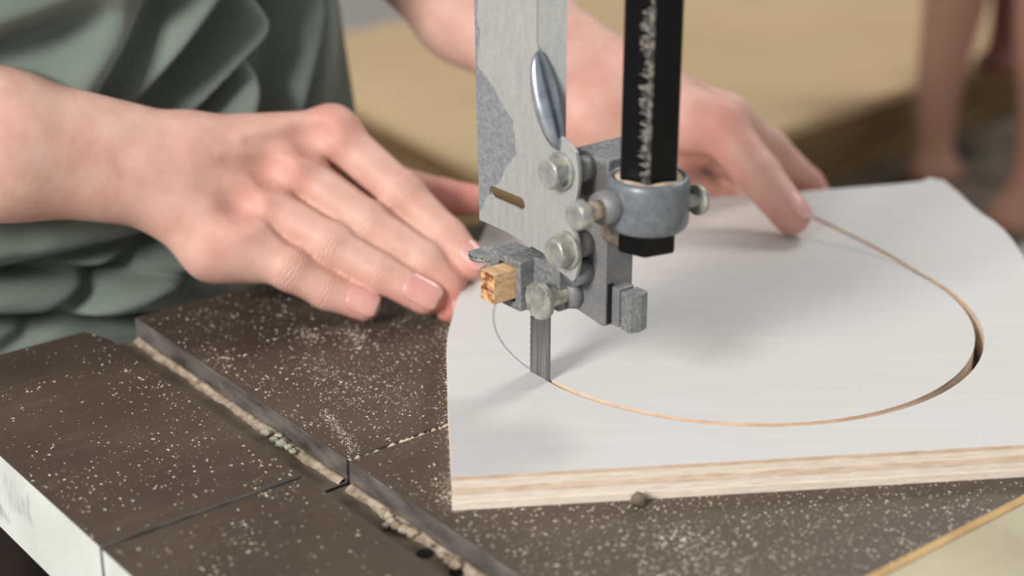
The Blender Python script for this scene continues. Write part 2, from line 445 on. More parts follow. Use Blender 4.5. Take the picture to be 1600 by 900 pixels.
# keyhole outline: cut from the left edge to the slot so the slot is a real opening
key = outer[:2] + [(-0.0302, 0.0994)] + slot[4::-1] + slot[:8:-1] + slot[9 - 1:3:-1] if False else None
li = 4
loop = slot[li:] + slot[:li]                      # starts at the slot's left end
outer_k = outer[:2] + [(-0.0299, 0.09942)] + [loop[0]] + loop[::-1] + [(loop[0][0], loop[0][1] - 1e-5), (-0.0299, 0.09938)] + outer[2:]
bm = bmesh.new()
ccw = outer_k
prism(bm, ccw, -0.0108, -0.0092, lambda u, v, t: (u, t, v))
obj('plate', bm, M['zinc'], guard)
bm = bmesh.new()
fl = [(0.0, ZT), (0.0, 0.172), (0.0030, 0.158), (0.0065, 0.145), (0.0095, 0.134), (0.0112, 0.1275), (0.0118, 0.1290), (0.0118, 0.160), (0.0118, ZT)]
prism(bm, fl, -0.0008, 0.0008, lambda u, v, t: (0.0092 + 0.60 * u + 0.8 * t, -0.0100 + 0.80 * u - 0.6 * t, v))
obj('flange', bm, M['zinc'], guard)
bm = bmesh.new()
res = bmesh.ops.create_uvsphere(bm, u_segments=32, v_segments=24, radius=1)
for vv in res['verts']:
    x, y, zz = vv.co
    wdt = 0.0042 + 0.0012 * (-zz)
    bend = 0.0016 * (1 - zz * zz)
    vv.co = Vector((0.0178 - zz * 0.0064 - bend + x * wdt, -0.0095 + y * 0.0062 - 0.0018, 0.1490 + zz * 0.0195))
obj('pressed_rib', bm, M['chrome'], guard, True)


def hexbolt(name, parent, a, z, b_face, b_head, b_end, rad, mat, washer=True, phase=0.3):
    bm = bmesh.new()
    cyl(bm, (a, b_face + 0.0007, z), (a, b_head, z), rad, n=6, phase=phase)
    cyl(bm, (a, b_face, z), (a, b_face + 0.0007, z), rad * 0.86, rad * 0.93, n=24)
    o = obj(name, bm, mat, parent, bevel=0.0003)
    if washer:
        bm = bmesh.new(); cyl(bm, (a, b_head, z), (a, b_head + 0.0016, z), rad * 1.18, n=32)
        obj('washer', bm, mat, o, bevel=0.0003)
    bm = bmesh.new(); cyl(bm, (a, b_head, z), (a, b_end, z), rad * 0.5, n=24)
    obj('shank', bm, mat, o, True)
    return o


hexbolt('hex_bolt', saw, 0.0262, 0.1212, -0.0188, -0.0124, 0.004, 0.0068, M['bolt'])
hexbolt('hex_bolt', saw, 0.0305, 0.0880, -0.0188, -0.0124, 0.004, 0.0068, M['bolt'], phase=0.1)
# small screw seen in the scalloped gap, and spacers between the plate and the casting
bm = bmesh.new(); cyl(bm, (0.0310, -0.006, 0.1010), (0.0310, 0.001, 0.1010), 0.0030, n=20)
obj('set_screw', bm, M['bolt'], saw, True)
for z in (0.1212, 0.0880, 0.0760):
    bm = bmesh.new(); cyl(bm, (0.0300, -0.0092, z), (0.0300, 0.001, z), 0.0055, n=24)
    obj('spacer', bm, M['casting'], saw, True)

# cast bracket
br = empty('guide_bracket'); br.parent = saw
bm = bmesh.new()
prof = [(0.0205, 0.1265), (0.0425, 0.1255), (0.0425, 0.0540), (0.0400, 0.0535), (0.0225, 0.0560), (0.0205, 0.0580)]
prism(bm, prof, 0.0, 0.0150, lambda u, v, t: (u, t, v))
obj('casting', bm, M['casting'], br, bevel=0.0024, segs=4)
bm = bmesh.new()
prism(bm, [(0.0205, 0.0), (0.0425, 0.0), (0.0430, 0.020), (0.036, 0.0285), (0.0205, 0.0285)], 0.1075, 0.1275, lambda u, v, t: (u, v, t))
obj('top_block', bm, M['casting_dark'], br, bevel=0.0012, segs=3)
PA, PB = 0.0578, 0.008
M['web_dust'] = mottled('brown_dusty_casting', srgb(112, 102, 94), srgb(160, 144, 126), 420, 0.8, 0, 0.4, 0.0006)
bm = bmesh.new(); cyl(bm, (0.0435, 0.004, 0.0995), (0.0535, 0.004, 0.0995), 0.0085, 0.0072, n=28)
obj('lower_web', bm, M['web_dust'], br, True)
bm = bmesh.new()
rings = lathe(bm, [(0.0142, 0.1030), (0.0150, 0.1020), (0.0162, 0.1030), (0.0168, 0.1050), (0.0168, 0.1205), (0.0165, 0.1225), (0.0156, 0.1237), (0.0146, 0.1237), (0.0139, 0.1225), (0.0139, 0.1040), (0.0142, 0.1030)], 64, PA, PB)
obj('clamp_ring', bm, M['ring_paint'], br, True)
bm = bmesh.new(); box(bm, 0.040, 0.0475, 0.000, 0.016, 0.1045, 0.1225)
obj('web', bm, M['casting'], br, bevel=0.001)
bm = bmesh.new()
cyl(bm, (0.0540, -0.0150, 0.1132), (0.0540, -0.004, 0.1132), 0.0066, 0.0076, n=32)
obj('clamp_boss', bm, M['casting'], br, True)
hexbolt('clamp_bolt', saw, 0.0545, 0.1133, -0.0285, -0.0232, -0.010, 0.0062, M['bolt'], False)
bm = bmesh.new(); cyl(bm, (0.0545, -0.0232, 0.1133), (0.0545, -0.0150, 0.1133), 0.0040, n=20)
obj('dusty_nut', bm, M['edge_dust'], saw, True)
# rear wing of the clamp
bm = bmesh.new(); cyl(bm, (0.0680, 0.0245, 0.1120), (0.0680, 0.0270, 0.1120), 0.0064, n=32); cyl(bm, (0.0640, 0.0180, 0.1120), (0.0680, 0.0260, 0.1120), 0.003, n=16)
obj('clamp_wing', bm, M['ridged'], saw, bevel=0.0005)
# black post
bm = bmesh.new()
R = 0.0131; HX = []
for k in range(6):
    t = math.radians(60 * k + 16); HX.append((R * math.cos(t), R * math.sin(t)))
prism(bm, HX, 0.0925, ZT, lambda u, v, t: (PA + u, PB + v, t))
post = obj('guide_post', bm, M['black_post'], saw, bevel=0.0012)
# bare, worn strip along the post edge facing the camera
camdir = local(CAM)[:2] - np.array([PA, PB]); camdir /= np.linalg.norm(camdir); side = np.array([-camdir[1], camdir[0]])
best = max(HX, key=lambda h: h[0] * camdir[0] + h[1] * camdir[1])
bm = bmesh.new(); prev = None; zz = 0.124; rs = random.Random(3)
while zz < 0.30:
    e = np.array(best) * 0.978; nx = np.array(best) / R
    tg = np.array([-nx[1], nx[0]])
    w0 = rs.uniform(0.0006, 0.0062) if zz < 0.195 else rs.uniform(0.0003, 0.0012)
    f1_ = e - tg * w0 * 0.866 * 1.0 - nx * w0 * 0.5 + nx * 0.0006
    f2_ = e + tg * 0.0009 * 0.866 - nx * 0.0009 * 0.5 + nx * 0.0006
    em = e + nx * 0.00040
    row = [bm.verts.new((PA + q[0], PB + q[1], zz)) for q in (f1_, em, f2_)]
    if prev:
        for k in range(2): bm.faces.new((prev[k], prev[k + 1], row[k + 1], row[k]))
    prev = row; zz += 0.0011
tag(obj('worn_strip', bm, M['worn_edge'], post), 'worn bare strip along the black post edge')
# dust ring where the post enters the clamp
bm = bmesh.new(); lathe(bm, [(0.0141, 0.1222), (0.0132, 0.1234), (0.0105, 0.1242)], 40, PA, PB)
obj('dust_collar', bm, M['edge_dust'], saw, True)

# lower guide: square block on the bracket's side face
gb = empty('thrust_guide'); gb.parent = br
bm = bmesh.new(); box(bm, 0.0405, 0.0470, 0.0035, 0.0120, 0.0540, 0.0715); obj('slide', bm, M['casting'], gb, bevel=0.0006)
bm = bmesh.new(); prism(bm, [(0.0470, 0.0045), (0.0540, 0.0035), (0.0555, 0.0085), (0.0540, 0.0135), (0.0470, 0.0135)], 0.0535, 0.0705, lambda u, v, t: (u, v, t)); obj('clamp_block', bm, M['casting_dark'], gb, bevel=0.0006)
bm = bmesh.new(); box(bm, 0.0425, 0.0428, 0.0010, 0.0040, 0.0550, 0.0730); obj('gap', bm, M['black'], gb)  # thin black strip paints the shade of a gap

# U-shaped holder with the wooden guide block
gh = empty('guide_holder'); gh.parent = saw
bm = bmesh.new()
U = [(-0.0156, 0.0755), (-0.0156, 0.0545), (-0.0095, 0.0525), (-0.0095, 0.0722), (0.0022, 0.0722), (0.0022, 0.0560), (-0.0090, 0.0560), (-0.0090, 0.0525), (0.0057, 0.0525), (0.0057, 0.0755)]
prism(bm, U, -0.0160, -0.0010, lambda u, v, t: (u, t, v))
obj('holder_body', bm, M['casting_dark'], gh, bevel=0.0006)
bm = bmesh.new(); box(bm, 0.0050, 0.0225, -0.0085, -0.0012, 0.0560, 0.0765); obj('holder_web', bm, M['casting_dark'], gh, bevel=0.0008)
bm = bmesh.new(); vs, fs = box(bm, -0.0072, 0.0020, -0.0275, -0.0020, 0.0578, 0.0715); fs[2].material_index = 1
tag(obj('wood_block', bm, [M['block_wood'], M['burnt_wood']], gh, bevel=0.0003), 'small wooden guide block with a burnt end')


def knurled(name, c, axis, rad, thick, parent, squash=1.0, mat='ridged'):
    """flat thumb-screw head with raised ribs across its face"""
    ax = Vector(axis).normalized(); up_ = Vector((0, 0, 1)); up_ = (up_ - ax * up_.dot(ax)).normalized() if abs(ax.z) < 0.9 else Vector((0, 1, 0))
    sd = ax.cross(up_)
    bm = bmesh.new(); n = 40
    front = []; back = []
    for k in range(n):
        t = 2 * PI * k / n; d_ = sd * math.cos(t) * rad * squash + up_ * math.sin(t) * rad
        front.append(bm.verts.new(Vector(c) + d_ + ax * thick / 2)); back.append(bm.verts.new(Vector(c) + d_ - ax * thick / 2))
    bm.faces.new(front); bm.faces.new(back[::-1])
    for k in range(n): bm.faces.new((front[k], back[k], back[(k + 1) % n], front[(k + 1) % n]))
    o = obj(name, bm, M[mat], parent, bevel=0.0005)
    bm = bmesh.new()
    for k in range(-2, 3):
        x = k * rad * squash / 2.9; hgt = rad * math.sqrt(max(0.02, 1 - (k / 2.9) ** 2)) * 0.93
        p = Vector(c) + sd * x
        for s_ in (1,):
            q = p + ax * s_ * thick / 2
            vs = [bm.verts.new(q + sd * dx + up_ * dy * hgt + ax * s_ * dz) for dy in (-1, 1) for dx, dz in ((-0.0011, 0), (0, 0.0011), (0.0011, 0))]
            bm.faces.new((vs[0], vs[1], vs[4], vs[3])); bm.faces.new((vs[1], vs[2], vs[5], vs[4]))
    rb = obj('ribs', bm, M[mat], o); rb['kind'] = 'stuff'
    return o


ts = knurled('thumbscrew', (0.0198, -0.0168, 0.0629), (0, -1, 0), 0.0083, 0.0030, saw)
bm = bmesh.new()
prevr = None; n = 20
for i in range(61):                               # threaded shank: rings of alternating radius
    bq = -0.0150 + 0.0170 * i / 60; rr = 0.0038 + (0.0005 if i % 4 < 2 else -0.0002)
    ring = [bm.verts.new((0.0198 + rr * math.cos(2 * PI * k / n), bq, 0.0629 + rr * math.sin(2 * PI * k / n))) for k in range(n)]
    if prevr:
        for k in range(n): bm.faces.new((prevr[k], prevr[(k + 1) % n], ring[(k + 1) % n], ring[k]))
    prevr = ring
obj('threaded_shank', bm, M['bolt'], ts, True)
bm = bmesh.new(); cyl(bm, (0.0200, -0.0035, 0.0629), (0.0215, 0.0025, 0.0629), 0.0066, 0.0080, n=32); obj('screw_boss', bm, M['casting'], saw, True)
w2 = knurled('thumbscrew', (-0.0225, -0.0135, 0.0695), (0.0, -0.22, 0.97), 0.0072, 0.0020, saw, mat='steel')
bm = bmesh.new(); cyl(bm, (-0.0185, -0.0110, 0.0690), (-0.0140, -0.0095, 0.0680), 0.0026, n=16); obj('shank', bm, M['bolt'], w2, True)

# ------------------------------------------------------------------ plywood panel with a curved saw cut
CX, CY, CR = 0.1071, 0.0041, 0.1161
PT = 0.0152
lefts = [(705, 746), (704, 715), (702, 680), (700, 640), (698, 600), (697, 560), (698, 535), (701, 515), (706, 498), (711, 480), (716, 462), (724, 440), (735, 410), (748, 380), (760, 352), (768, 338)]
fars = [(840, 331), (960, 321), (1075, 311), (1160, 305.5)]
fars2 = [(1226, 301), (1270, 297.5), (1340, 292), (1400, 287.5), (1440, 283), (1452, 277.5), (1463, 280), (1475, 282)]
rights = [(1485, 290), (1500, 303), (1518, 320), (1535, 334), (1552, 345), (1568, 358), (1582, 374), (1594, 392), (1606, 412), (1622, 444), (1640, 490), (1656, 545), (1672, 620), (1690, 690)]
xy = lambda l: [tuple(onz(x, y, PT)[:2]) for x, y in l]
a_bl = math.radians(215.9)
cl = []                                              # kerf centre line, blade -> far edge
for k in range(121):
    t = a_bl + (math.radians(392) - a_bl) * k / 120
    cl.append((CX + CR * math.cos(t), CY + CR * math.sin(t)))
ext = xy([(1420, 411), (1385, 392), (1340, 372), (1300, 355), (1268, 340), (1244, 326), (1222, 312), (1192, 300)])
cl = cl + [tuple(np.array(e)) for e in ext]
cl = np.array(cl)
for _ in range(6):
    cl[112:-1] = 0.25 * cl[111:-2] + 0.5 * cl[112:-1] + 0.25 * cl[113:]
tg = np.gradient(cl, axis=0); tg /= np.linalg.norm(tg, axis=1)[:, None]; nr = np.c_[tg[:, 1], -tg[:, 0]]     # outward
kw = np.full(len(cl), 0.0016); ang_ = np.linspace(0, 1, len(cl)); kw += 0.0006 * np.exp(-((ang_ - 0.62) / 0.16) ** 2)
kw[:6] = np.linspace(0.0005, 0.0016, 6)
kout = [tuple(p) for p in cl + nr * kw[:, None]]; kin = [tuple(p) for p in cl - nr * kw[:, None]]
outl = xy(lefts) + xy(fars) + kin[::-1] + kout + xy(fars2) + xy(rights)
panel = empty('plywood_panel', (0.10, 0.0, 0.0))
tag(panel, 'white washed plywood panel with a round saw cut lying on the table', 'plywood')
zs = [PT, 0.0136, 0.0100, 0.0070, 0.0034, 0.0]
rngp = random.Random(5)
for k in range(5):
    bm = bmesh.new()
    off = [0, 0.0002, 0.0001, 0.0003, 0.0001][k]
    cxm, cym = 0.12, 0.0
    pts = []
    nl, nf = len(lefts), len(fars)
    ks, ke = nl + nf, nl + nf + len(kin) + len(kout)
    for i, (x, y) in enumerate(outl):
        if ks <= i < ke: pts.append((x, y)); continue
        j = rngp.uniform(0, 0.00025) + off
        d_ = math.hypot(x - cxm, y - cym); pts.append((x - (x - cxm) / d_ * j, y - (y - cym) / d_ * j))
    top, sides = prism(bm, pts, zs[k + 1], zs[k], lambda u, v, t: (u - 0.10, v, t))
    for f in top: f.material_index = 1 if k == 0 else 0
    obj('ply', bm, [M['ply%d' % k], M['ply_top']] if k == 0 else M['ply%d' % k], panel)
# pencil circle still to be cut
bm = bmesh.new(); prev = None
for k in range(181):
    t = math.radians(213.5) + (math.radians(24) - math.radians(213.5)) * k / 180
    row = [bm.verts.new((CX - 0.10 + (CR + s_ * 0.00032) * math.cos(t), CY + (CR + s_ * 0.00032) * math.sin(t), PT + 0.00006)) for s_ in (-1, 1)]
    if prev: bm.faces.new((prev[0], prev[1], row[1], row[0]))
    prev = row
obj('pencil_line', bm, M['pencil'], panel)
# frayed fibres at the cut edges
bm = bmesh.new(); rs = random.Random(9)
ol = xy(lefts)
for k in range(170):
    i = rs.randrange(len(ol) - 4); f = rs.random()
    p = np.array(ol[i]) * (1 - f) + np.array(ol[i + 1]) * f
    L = rs.uniform(0.0006, 0.0022); t = rs.uniform(-0.9, 0.9) + PI
    z = rs.choice((PT, PT - 0.0003, 0.006, 0.010)); wd_ = 0.00018
    q = p + np.array([math.cos(t), math.sin(t)]) * L; n_ = np.array([-math.sin(t), math.cos(t)]) * wd_
    p = p + np.array([0.0008, 0])
    vs = [bm.verts.new((*(p + n_ - [0.10, 0]), z)), bm.verts.new((*(p - n_ - [0.10, 0]), z)), bm.verts.new((*(q - [0.10, 0]), z + rs.uniform(-0.0004, 0.0004))), bm.verts.new((*(p - [0.10, 0]), z - 0.0003))]
    for fc in ((0, 1, 2), (0, 2, 3), (1, 3, 2), (0, 3, 1)): bm.faces.new([vs[q_] for q_ in fc])
fr = obj('frayed_fibres', bm, M['ply1'], panel); fr['kind'] = 'stuff'
# crumb caught against the front edge
bm = bmesh.new(); p = onz(998, 774, 0.004); lump(bm, (p[0], p[1] - 0.001, 0.0028), 0.0030, 1.0, 77)
tag(obj('dust_clump', bm, M['slot_floor'], None, True), 'small grey brown dust clump against the front edge of the panel', 'debris')

# ------------------------------------------------------------------ wooden fence at the near end of the table
fe = empty('wooden_fence', world(0.1912, 0.05, 0), -TH)
tag(fe, 'pale olive wooden fence board standing on the near corner of the table', 'fence')
bm = bmesh.new(); box(bm, 0.0, 0.150, -0.30, 0.22, 0.0, 0.0050); obj('board', bm, M['fence'], fe)
bm = bmesh.new(); box(bm, -0.0003, 0.0035, -0.30, 0.22, 0.0050, 0.0058); obj('top_edge', bm, M['fence_edge'], fe)


# ------------------------------------------------------------------ loose sawdust
def flecks(n, sampler, seed, smin=0.00022, smax=0.0006):
    g = np.random.default_rng(seed); V = []; Fc = []
    base = np.array([(1, 0, -0.3), (-0.5, 0.87, -0.3), (-0.5, -0.87, -0.3), (0, 0, 0.6)])
    k = 0
    while k < n:
        p = sampler(g)
        if p is None: continue
        s_ = smin + (smax - smin) * g.random() ** 2.6; t = g.random() * 2 * PI; st = 1 + g.random() * 1.2
        q = base * [s_ * st, s_ * 0.8, s_ * 0.6]
        q = np.c_[q[:, 0] * math.cos(t) - q[:, 1] * math.sin(t), q[:, 0] * math.sin(t) + q[:, 1] * math.cos(t), q[:, 2] + s_ * 0.18]
        V.append(q + p); o = 4 * k; Fc += [(o, o + 1, o + 3), (o + 1, o + 2, o + 3), (o + 2, o, o + 3), (o, o + 2, o + 1)]; k += 1
    me = bpy.data.meshes.new('sawdust'); me.from_pydata(np.concatenate(V).tolist(), [], Fc); return me


poly = np.array(outl[:len(lefts)] + xy(fars) + xy(fars2) + xy(rights))


def inside(x, y):
    c_ = False; j = len(poly) - 1
    for i in range(len(poly)):
        if (poly[i, 1] > y) != (poly[j, 1] > y) and x < (poly[j, 0] - poly[i, 0]) * (y - poly[i, 1]) / (poly[j, 1] - poly[i, 1]) + poly[i, 0]: c_ = not c_
        j = i
    return c_


clus = [(rng.uniform(-0.19, 0.17), rng.uniform(-0.2, 0.06), rng.uniform(0.006, 0.02)) for _ in range(46)]


def on_table(g):
    if g.random() < 0.40:
        c_ = clus[g.integers(len(clus))]; a = c_[0] + g.normal() * c_[2]; b = c_[1] + g.normal() * c_[2] * 0.6
    else: a = g.uniform(FAR, 0.20); b = g.uniform(SIDE, 0.20)
    if not (FAR + 0.002 < a < 0.190 and SIDE + 0.001 < b < 0.22): return None
    if GL - 0.001 < b < GR + 0.001 or abs(a - SL) < 0.002: return None
    if b < GL and (g.random() < 0.45): return None
    p = world(a, b, 0)
    if inside(p[0], p[1]): return None
    return p


tag(link('sawdust', flecks(5200, on_table, 11, 0.00016, 0.00066), M['sawdust']), 'pale sawdust flecks scattered over the dark saw table', 'sawdust', kind='stuff')


def streak(g):                                       # the swept trails between hand and panel
    tr = [((505, 640), (556, 705), 0.0016), ((600, 560), (640, 640), 0.007), ((560, 470), (690, 560), 0.010), ((470, 560), (560, 600), 0.006), ((690, 500), (697, 700), 0.0022), ((700, 740), (705, 795), 0.003)]
    p, q, s_ = tr[g.integers(len(tr))]; f = g.random()
    c_ = onz(p[0] + (q[0] - p[0]) * f, p[1] + (q[1] - p[1]) * f, 0) + np.array([g.normal() * s_, g.normal() * s_, 0])
    return None if inside(c_[0], c_[1]) else c_


tag(link('sawdust', flecks(1500, streak, 12, 0.00014, 0.0004), M['sawdust']), 'swept trails of fine sawdust beside the left edge of the panel', 'sawdust', kind='stuff')


def near_side(g):
    a, b = g.uniform(0.02, 0.190), g.uniform(GR + 0.003, 0.14)
    p = world(a, b, 0)
    return None if inside(p[0], p[1]) else p


tag(link('sawdust', flecks(1700, near_side, 14, 0.0002, 0.00058), M['sawdust']), 'sawdust flecks between the front edge of the panel and the wooden fence', 'sawdust', kind='stuff')


def on_panel(g):
    x, y = g.uniform(-0.03, 0.27), g.uniform(-0.16, 0.2)
    return np.array([x, y, PT]) if inside(x, y) else None


tag(link('sawdust', flecks(420, on_panel, 13, 0.00014, 0.0004), M['sawdust']), 'sparse pale sawdust specks on top of the white panel', 'sawdust', kind='stuff')

# ------------------------------------------------------------------ person: signed-distance body
class Cone:
    def __init__(s, a, b, r1, r2):
        s.a, s.b, s.r1, s.r2 = np.array(a, float), np.array(b, float), r1, r2
        s.c = (s.a + s.b) / 2; s.R = np.linalg.norm(s.b - s.a) / 2 + max(r1, r2)
    def __call__(s, p):
        ba = s.b - s.a; l2 = ba @ ba; rr = s.r1 - s.r2; a2 = l2 - rr * rr; il2 = 1 / max(l2, 1e-12)
        pa = p - s.a; y = pa @ ba; z = y - l2
        x2 = ((pa * l2 - y[:, None] * ba) ** 2).sum(1); y2 = y * y * l2; z2 = z * z * l2
        k = np.sign(rr) * rr * rr * x2
        d = (np.sqrt(x2 * max(a2, 1e-12) * il2) + y * rr) * il2 - s.r1
        d1 = np.sqrt(x2 + z2) * il2 - s.r2; d2 = np.sqrt(x2 + y2) * il2 - s.r1
        return np.where(np.sign(z) * max(a2, 0) * z2 > k, d1, np.where(np.sign(y) * a2 * y2 < k, d2, d))


class Ball(Cone):
    def __init__(s, c, r): s.a = s.b = s.c = np.array(c, float); s.R = s.r1 = s.r2 = r
    def __call__(s, p): return np.linalg.norm(p - s.c, axis=1) - s.r1


def smin(a, b, k):
    if a is None: return b
    if b is None: return a
    h = np.maximum(k - np.abs(a - b), 0) / k
    return np.minimum(a, b) - h * h * k * 0.25


class Hand:
    """base = [(prim, k)], fingers = [([(prim, k)], k_root)], carve = [(prim, k)]"""
    def __init__(s, base, fingers, carve=()): s.base, s.fingers, s.carve = base, fingers, carve
    def __call__(s, p, c=None, reach=1e9):
        ok = lambda q: c is None or np.linalg.norm(q.c - c) - q.R < reach
        d = None
        for q, k in s.base:
            if ok(q): d = smin(d, q(p), k)
        out = d; prev = None
        for fs, kr in s.fingers:
            f = None
            for q, k in fs:
                if ok(q): f = smin(f, q(p), k)
            if f is None: continue
            j = smin(d, f, kr)
            out = j if out is None else np.minimum(out, j)
            if prev is not None: out = np.minimum(out, smin(prev, f, 0.0030))
            prev = f if prev is None else np.minimum(prev, f)
        for q, k in s.carve:
            if out is not None and ok(q): out = -smin(-out, q(p), k)
        return np.full(len(p), 1.0) if out is None else out


def surfnet(sdf, lo, hi, h, NB=16):
    lo = np.array(lo, float); n = np.ceil((np.array(hi) - lo) / (h * NB)).astype(int)
    gi = np.stack(np.meshgrid(*[np.arange(k) for k in n], indexing='ij'), -1).reshape(-1, 3)
    cen = lo + (gi + 0.5) * NB * h; rad = NB * h * 0.87
    keep = np.abs(sdf(cen)) < rad * 1.25 + 0.012
    gi = gi[keep]; tot = n * NB + 2
    loc = np.stack(np.meshgrid(*[np.arange(NB + 1)] * 3, indexing='ij'), -1).reshape(-1, 3)
    verts, ids, quads = [], [], []
    off = np.array([(i, j, k) for i in (0, 1) for j in (0, 1) for k in (0, 1)])
    edges = [(0, 4), (1, 5), (2, 6), (3, 7), (0, 2), (1, 3), (4, 6), (5, 7), (0, 1), (2, 3), (4, 5), (6, 7)]
    gid = lambda c: (c[..., 0] * tot[1] + c[..., 1]) * tot[2] + c[..., 2]
    for g in gi:
        o = g * NB; p = lo + (o + loc) * h
        v = sdf(p, lo + (o + NB / 2) * h, rad + 0.075).reshape([NB + 1] * 3)
        sg = v < 0
        if sg.all() or not sg.any(): continue
        cs = np.stack([sg[i:NB + i, j:NB + j, k:NB + k] for i, j, k in off], -1)
        act = ~(cs.all(-1) | ~cs.any(-1)); ci = np.argwhere(act)
        cv = np.stack([v[ci[:, 0] + i, ci[:, 1] + j, ci[:, 2] + k] for i, j, k in off], -1)
        acc = np.zeros((len(ci), 3)); cnt = np.zeros(len(ci))
        for a, b in edges:
            va, vb = cv[:, a], cv[:, b]; m_ = (va < 0) != (vb < 0)
            t = np.where(m_, va / np.where(m_, va - vb, 1), 0)
            acc += (off[a] + t[:, None] * (off[b] - off[a])) * m_[:, None]; cnt += m_
        verts.append(lo + (o + ci + acc / cnt[:, None]) * h); ids.append(gid(o + ci))
        for ax in range(3):
            sl = [slice(0, NB)] * 3; sl2 = list(sl); sl2[ax] = slice(1, NB + 1)
            s0, s1 = sg[tuple(sl)], sg[tuple(sl2)]
            e = np.argwhere(s0 != s1)
            if not len(e): continue
            fl_ = s0[tuple(e.T)]; u, w_ = np.eye(3, dtype=int)[(ax + 1) % 3], np.eye(3, dtype=int)[(ax + 2) % 3]
            c0 = o + e
            q = np.stack([gid(c0 - u - w_), gid(c0 - w_), gid(c0), gid(c0 - u)], -1)
            q[~fl_] = q[~fl_][:, ::-1]; quads.append(q)
    verts = np.concatenate(verts); ids = np.concatenate(ids); quads = np.concatenate(quads)
    order = np.argsort(ids); ids = ids[order]; verts = verts[order]
    pos = np.clip(np.searchsorted(ids, quads), 0, len(ids) - 1); good = (ids[pos] == quads).all(1)
    return verts, pos[good]


def chain(js, k=0.003):
    """joints (px, py, depth, radius mm) -> tapered segments"""
    P = [(ond(x, y, d), r * 0.001) for x, y, d, r in js]
    return [(Cone(P[i][0], P[i + 1][0], P[i][1], P[i + 1][1]), k) for i in range(len(P) - 1)], [p for p, r in P]


TOCAM = -FW * 0.92 + UP * 0.30
tips, creases, reds = [], [], []

# --- his right hand (the near one), lying on the table and the panel
idx, ji = chain([(520, 207, .868, 11.8), (629, 303, .862, 10.9), (699, 369, .857, 9.4), (737, 411, .853, 8.4)])
mid, jm = chain([(455, 262, .858, 12.0), (575, 349, .853, 11.3), (664, 408, .850, 10.0), (699, 446, .850, 9.0), (702, 480, .850, 8.0)])
rin, jr = chain([(400, 312, .848, 11.5), (519, 381, .843, 10.2), (594, 426, .842, 9.6), (664, 464, .842, 9.1)])
pin, jp = chain([(372, 368, .838, 11.4), (454, 421, .838, 10.6), (511, 454, .841, 9.4), (570, 477, .842, 8.2)])
thb, jt = chain([(470, 260, .885, 13), (610, 290, .900, 11.5), (690, 307, .905, 9.8), (738, 312, .905, 8.6)])
wr_u, wr_l = ond(285, 240, .842), ond(262, 300, .838)
fa_u, fa_l = ond(0, 200, .812), ond(0, 246, .808)
el_r = ond(-450, 225, .80); sh_r = np.array([-0.445, 0.03, 0.40])
q_ = lambda x, y, d: ond(x, y, d)
base_r = [(Cone(wr_u, fa_u, .0188, .0275), .006), (Cone(wr_l, fa_l, .0185, .0265), .012), (Cone(fa_u, el_r, .0275, .044), .012), (Cone(fa_l, el_r, .0265, .042), .02),
          (Cone(el_r, sh_r, .045, .055), .03),
          (Cone(q_(300, 232, .846), ji[0], .0165, .0118), .012), (Cone(q_(292, 245, .844), jm[0], .017, .0122), .010), (Cone(q_(285, 270, .842), jr[0], .0175, .0120), .010),
          (Cone(q_(275, 300, .840), jp[0], .0180, .0125), .010), (Cone(q_(275, 305, .842), q_(335, 388, .842), .019, .0150), .014),
          (Cone(q_(335, 388, .842), q_(400, 405, .845), .0145, .0125), .012), (Cone(q_(330, 300, .862), q_(440, 290, .872), .016, .014), .012),
          (Cone(q_(300, 250, .860), jt[0], .018, .014), .012),
          (Ball(q_(518, 200, .862), .0108), .008), (Ball(q_(452, 252, .851), .0105), .008), (Ball(q_(396, 304, .842), .0098), .008), (Ball(q_(372, 358, .833), .0095), .008),
          (Cone(q_(500, 197, .858), q_(375, 217, .838), .0042, .0032), .004), (Cone(q_(440, 250, .846), q_(345, 240, .832), .0038, .0028), .004), (Cone(q_(392, 302, .836), q_(325, 268, .830), .0032, .0026), .004),
          (Ball(q_(232, 262, .822), .0050), .014)]
carve_r = []
for j0, j1, wv_ in ((ji[0], jm[0], 0.0), (jm[0], jr[0], 0.0), (jr[0], jp[0], 0.0)):
    c0 = (j0 + j1) / 2; c1 = c0 + (q_(280, 262, .842) - c0) * 0.36; f0 = c0 - (q_(280, 262, .842) - c0) * 0.10
    carve_r += [(Cone(f0 + TOCAM * .0205, c0 + TOCAM * .0198, .0055, .0072), .009), (Cone(c0 + TOCAM * .0198, c1 + TOCAM * .0250, .0072, .0035), .009)]
fing_r = [(idx + [(Ball(ji[1] + TOCAM * 0.0014, .0104), .004)], .008), (mid + [(Ball(jm[1] + TOCAM * 0.0013, .0099), .004)], .008),
          (rin + [(Ball(jr[1] + TOCAM * 0.0012, .0096), .004)], .008), (pin + [(Ball(jp[1] + TOCAM * 0.0010, .0098), .004)], .008), (thb, .010)]
hand_r = Hand(base_r, fing_r, carve_r)

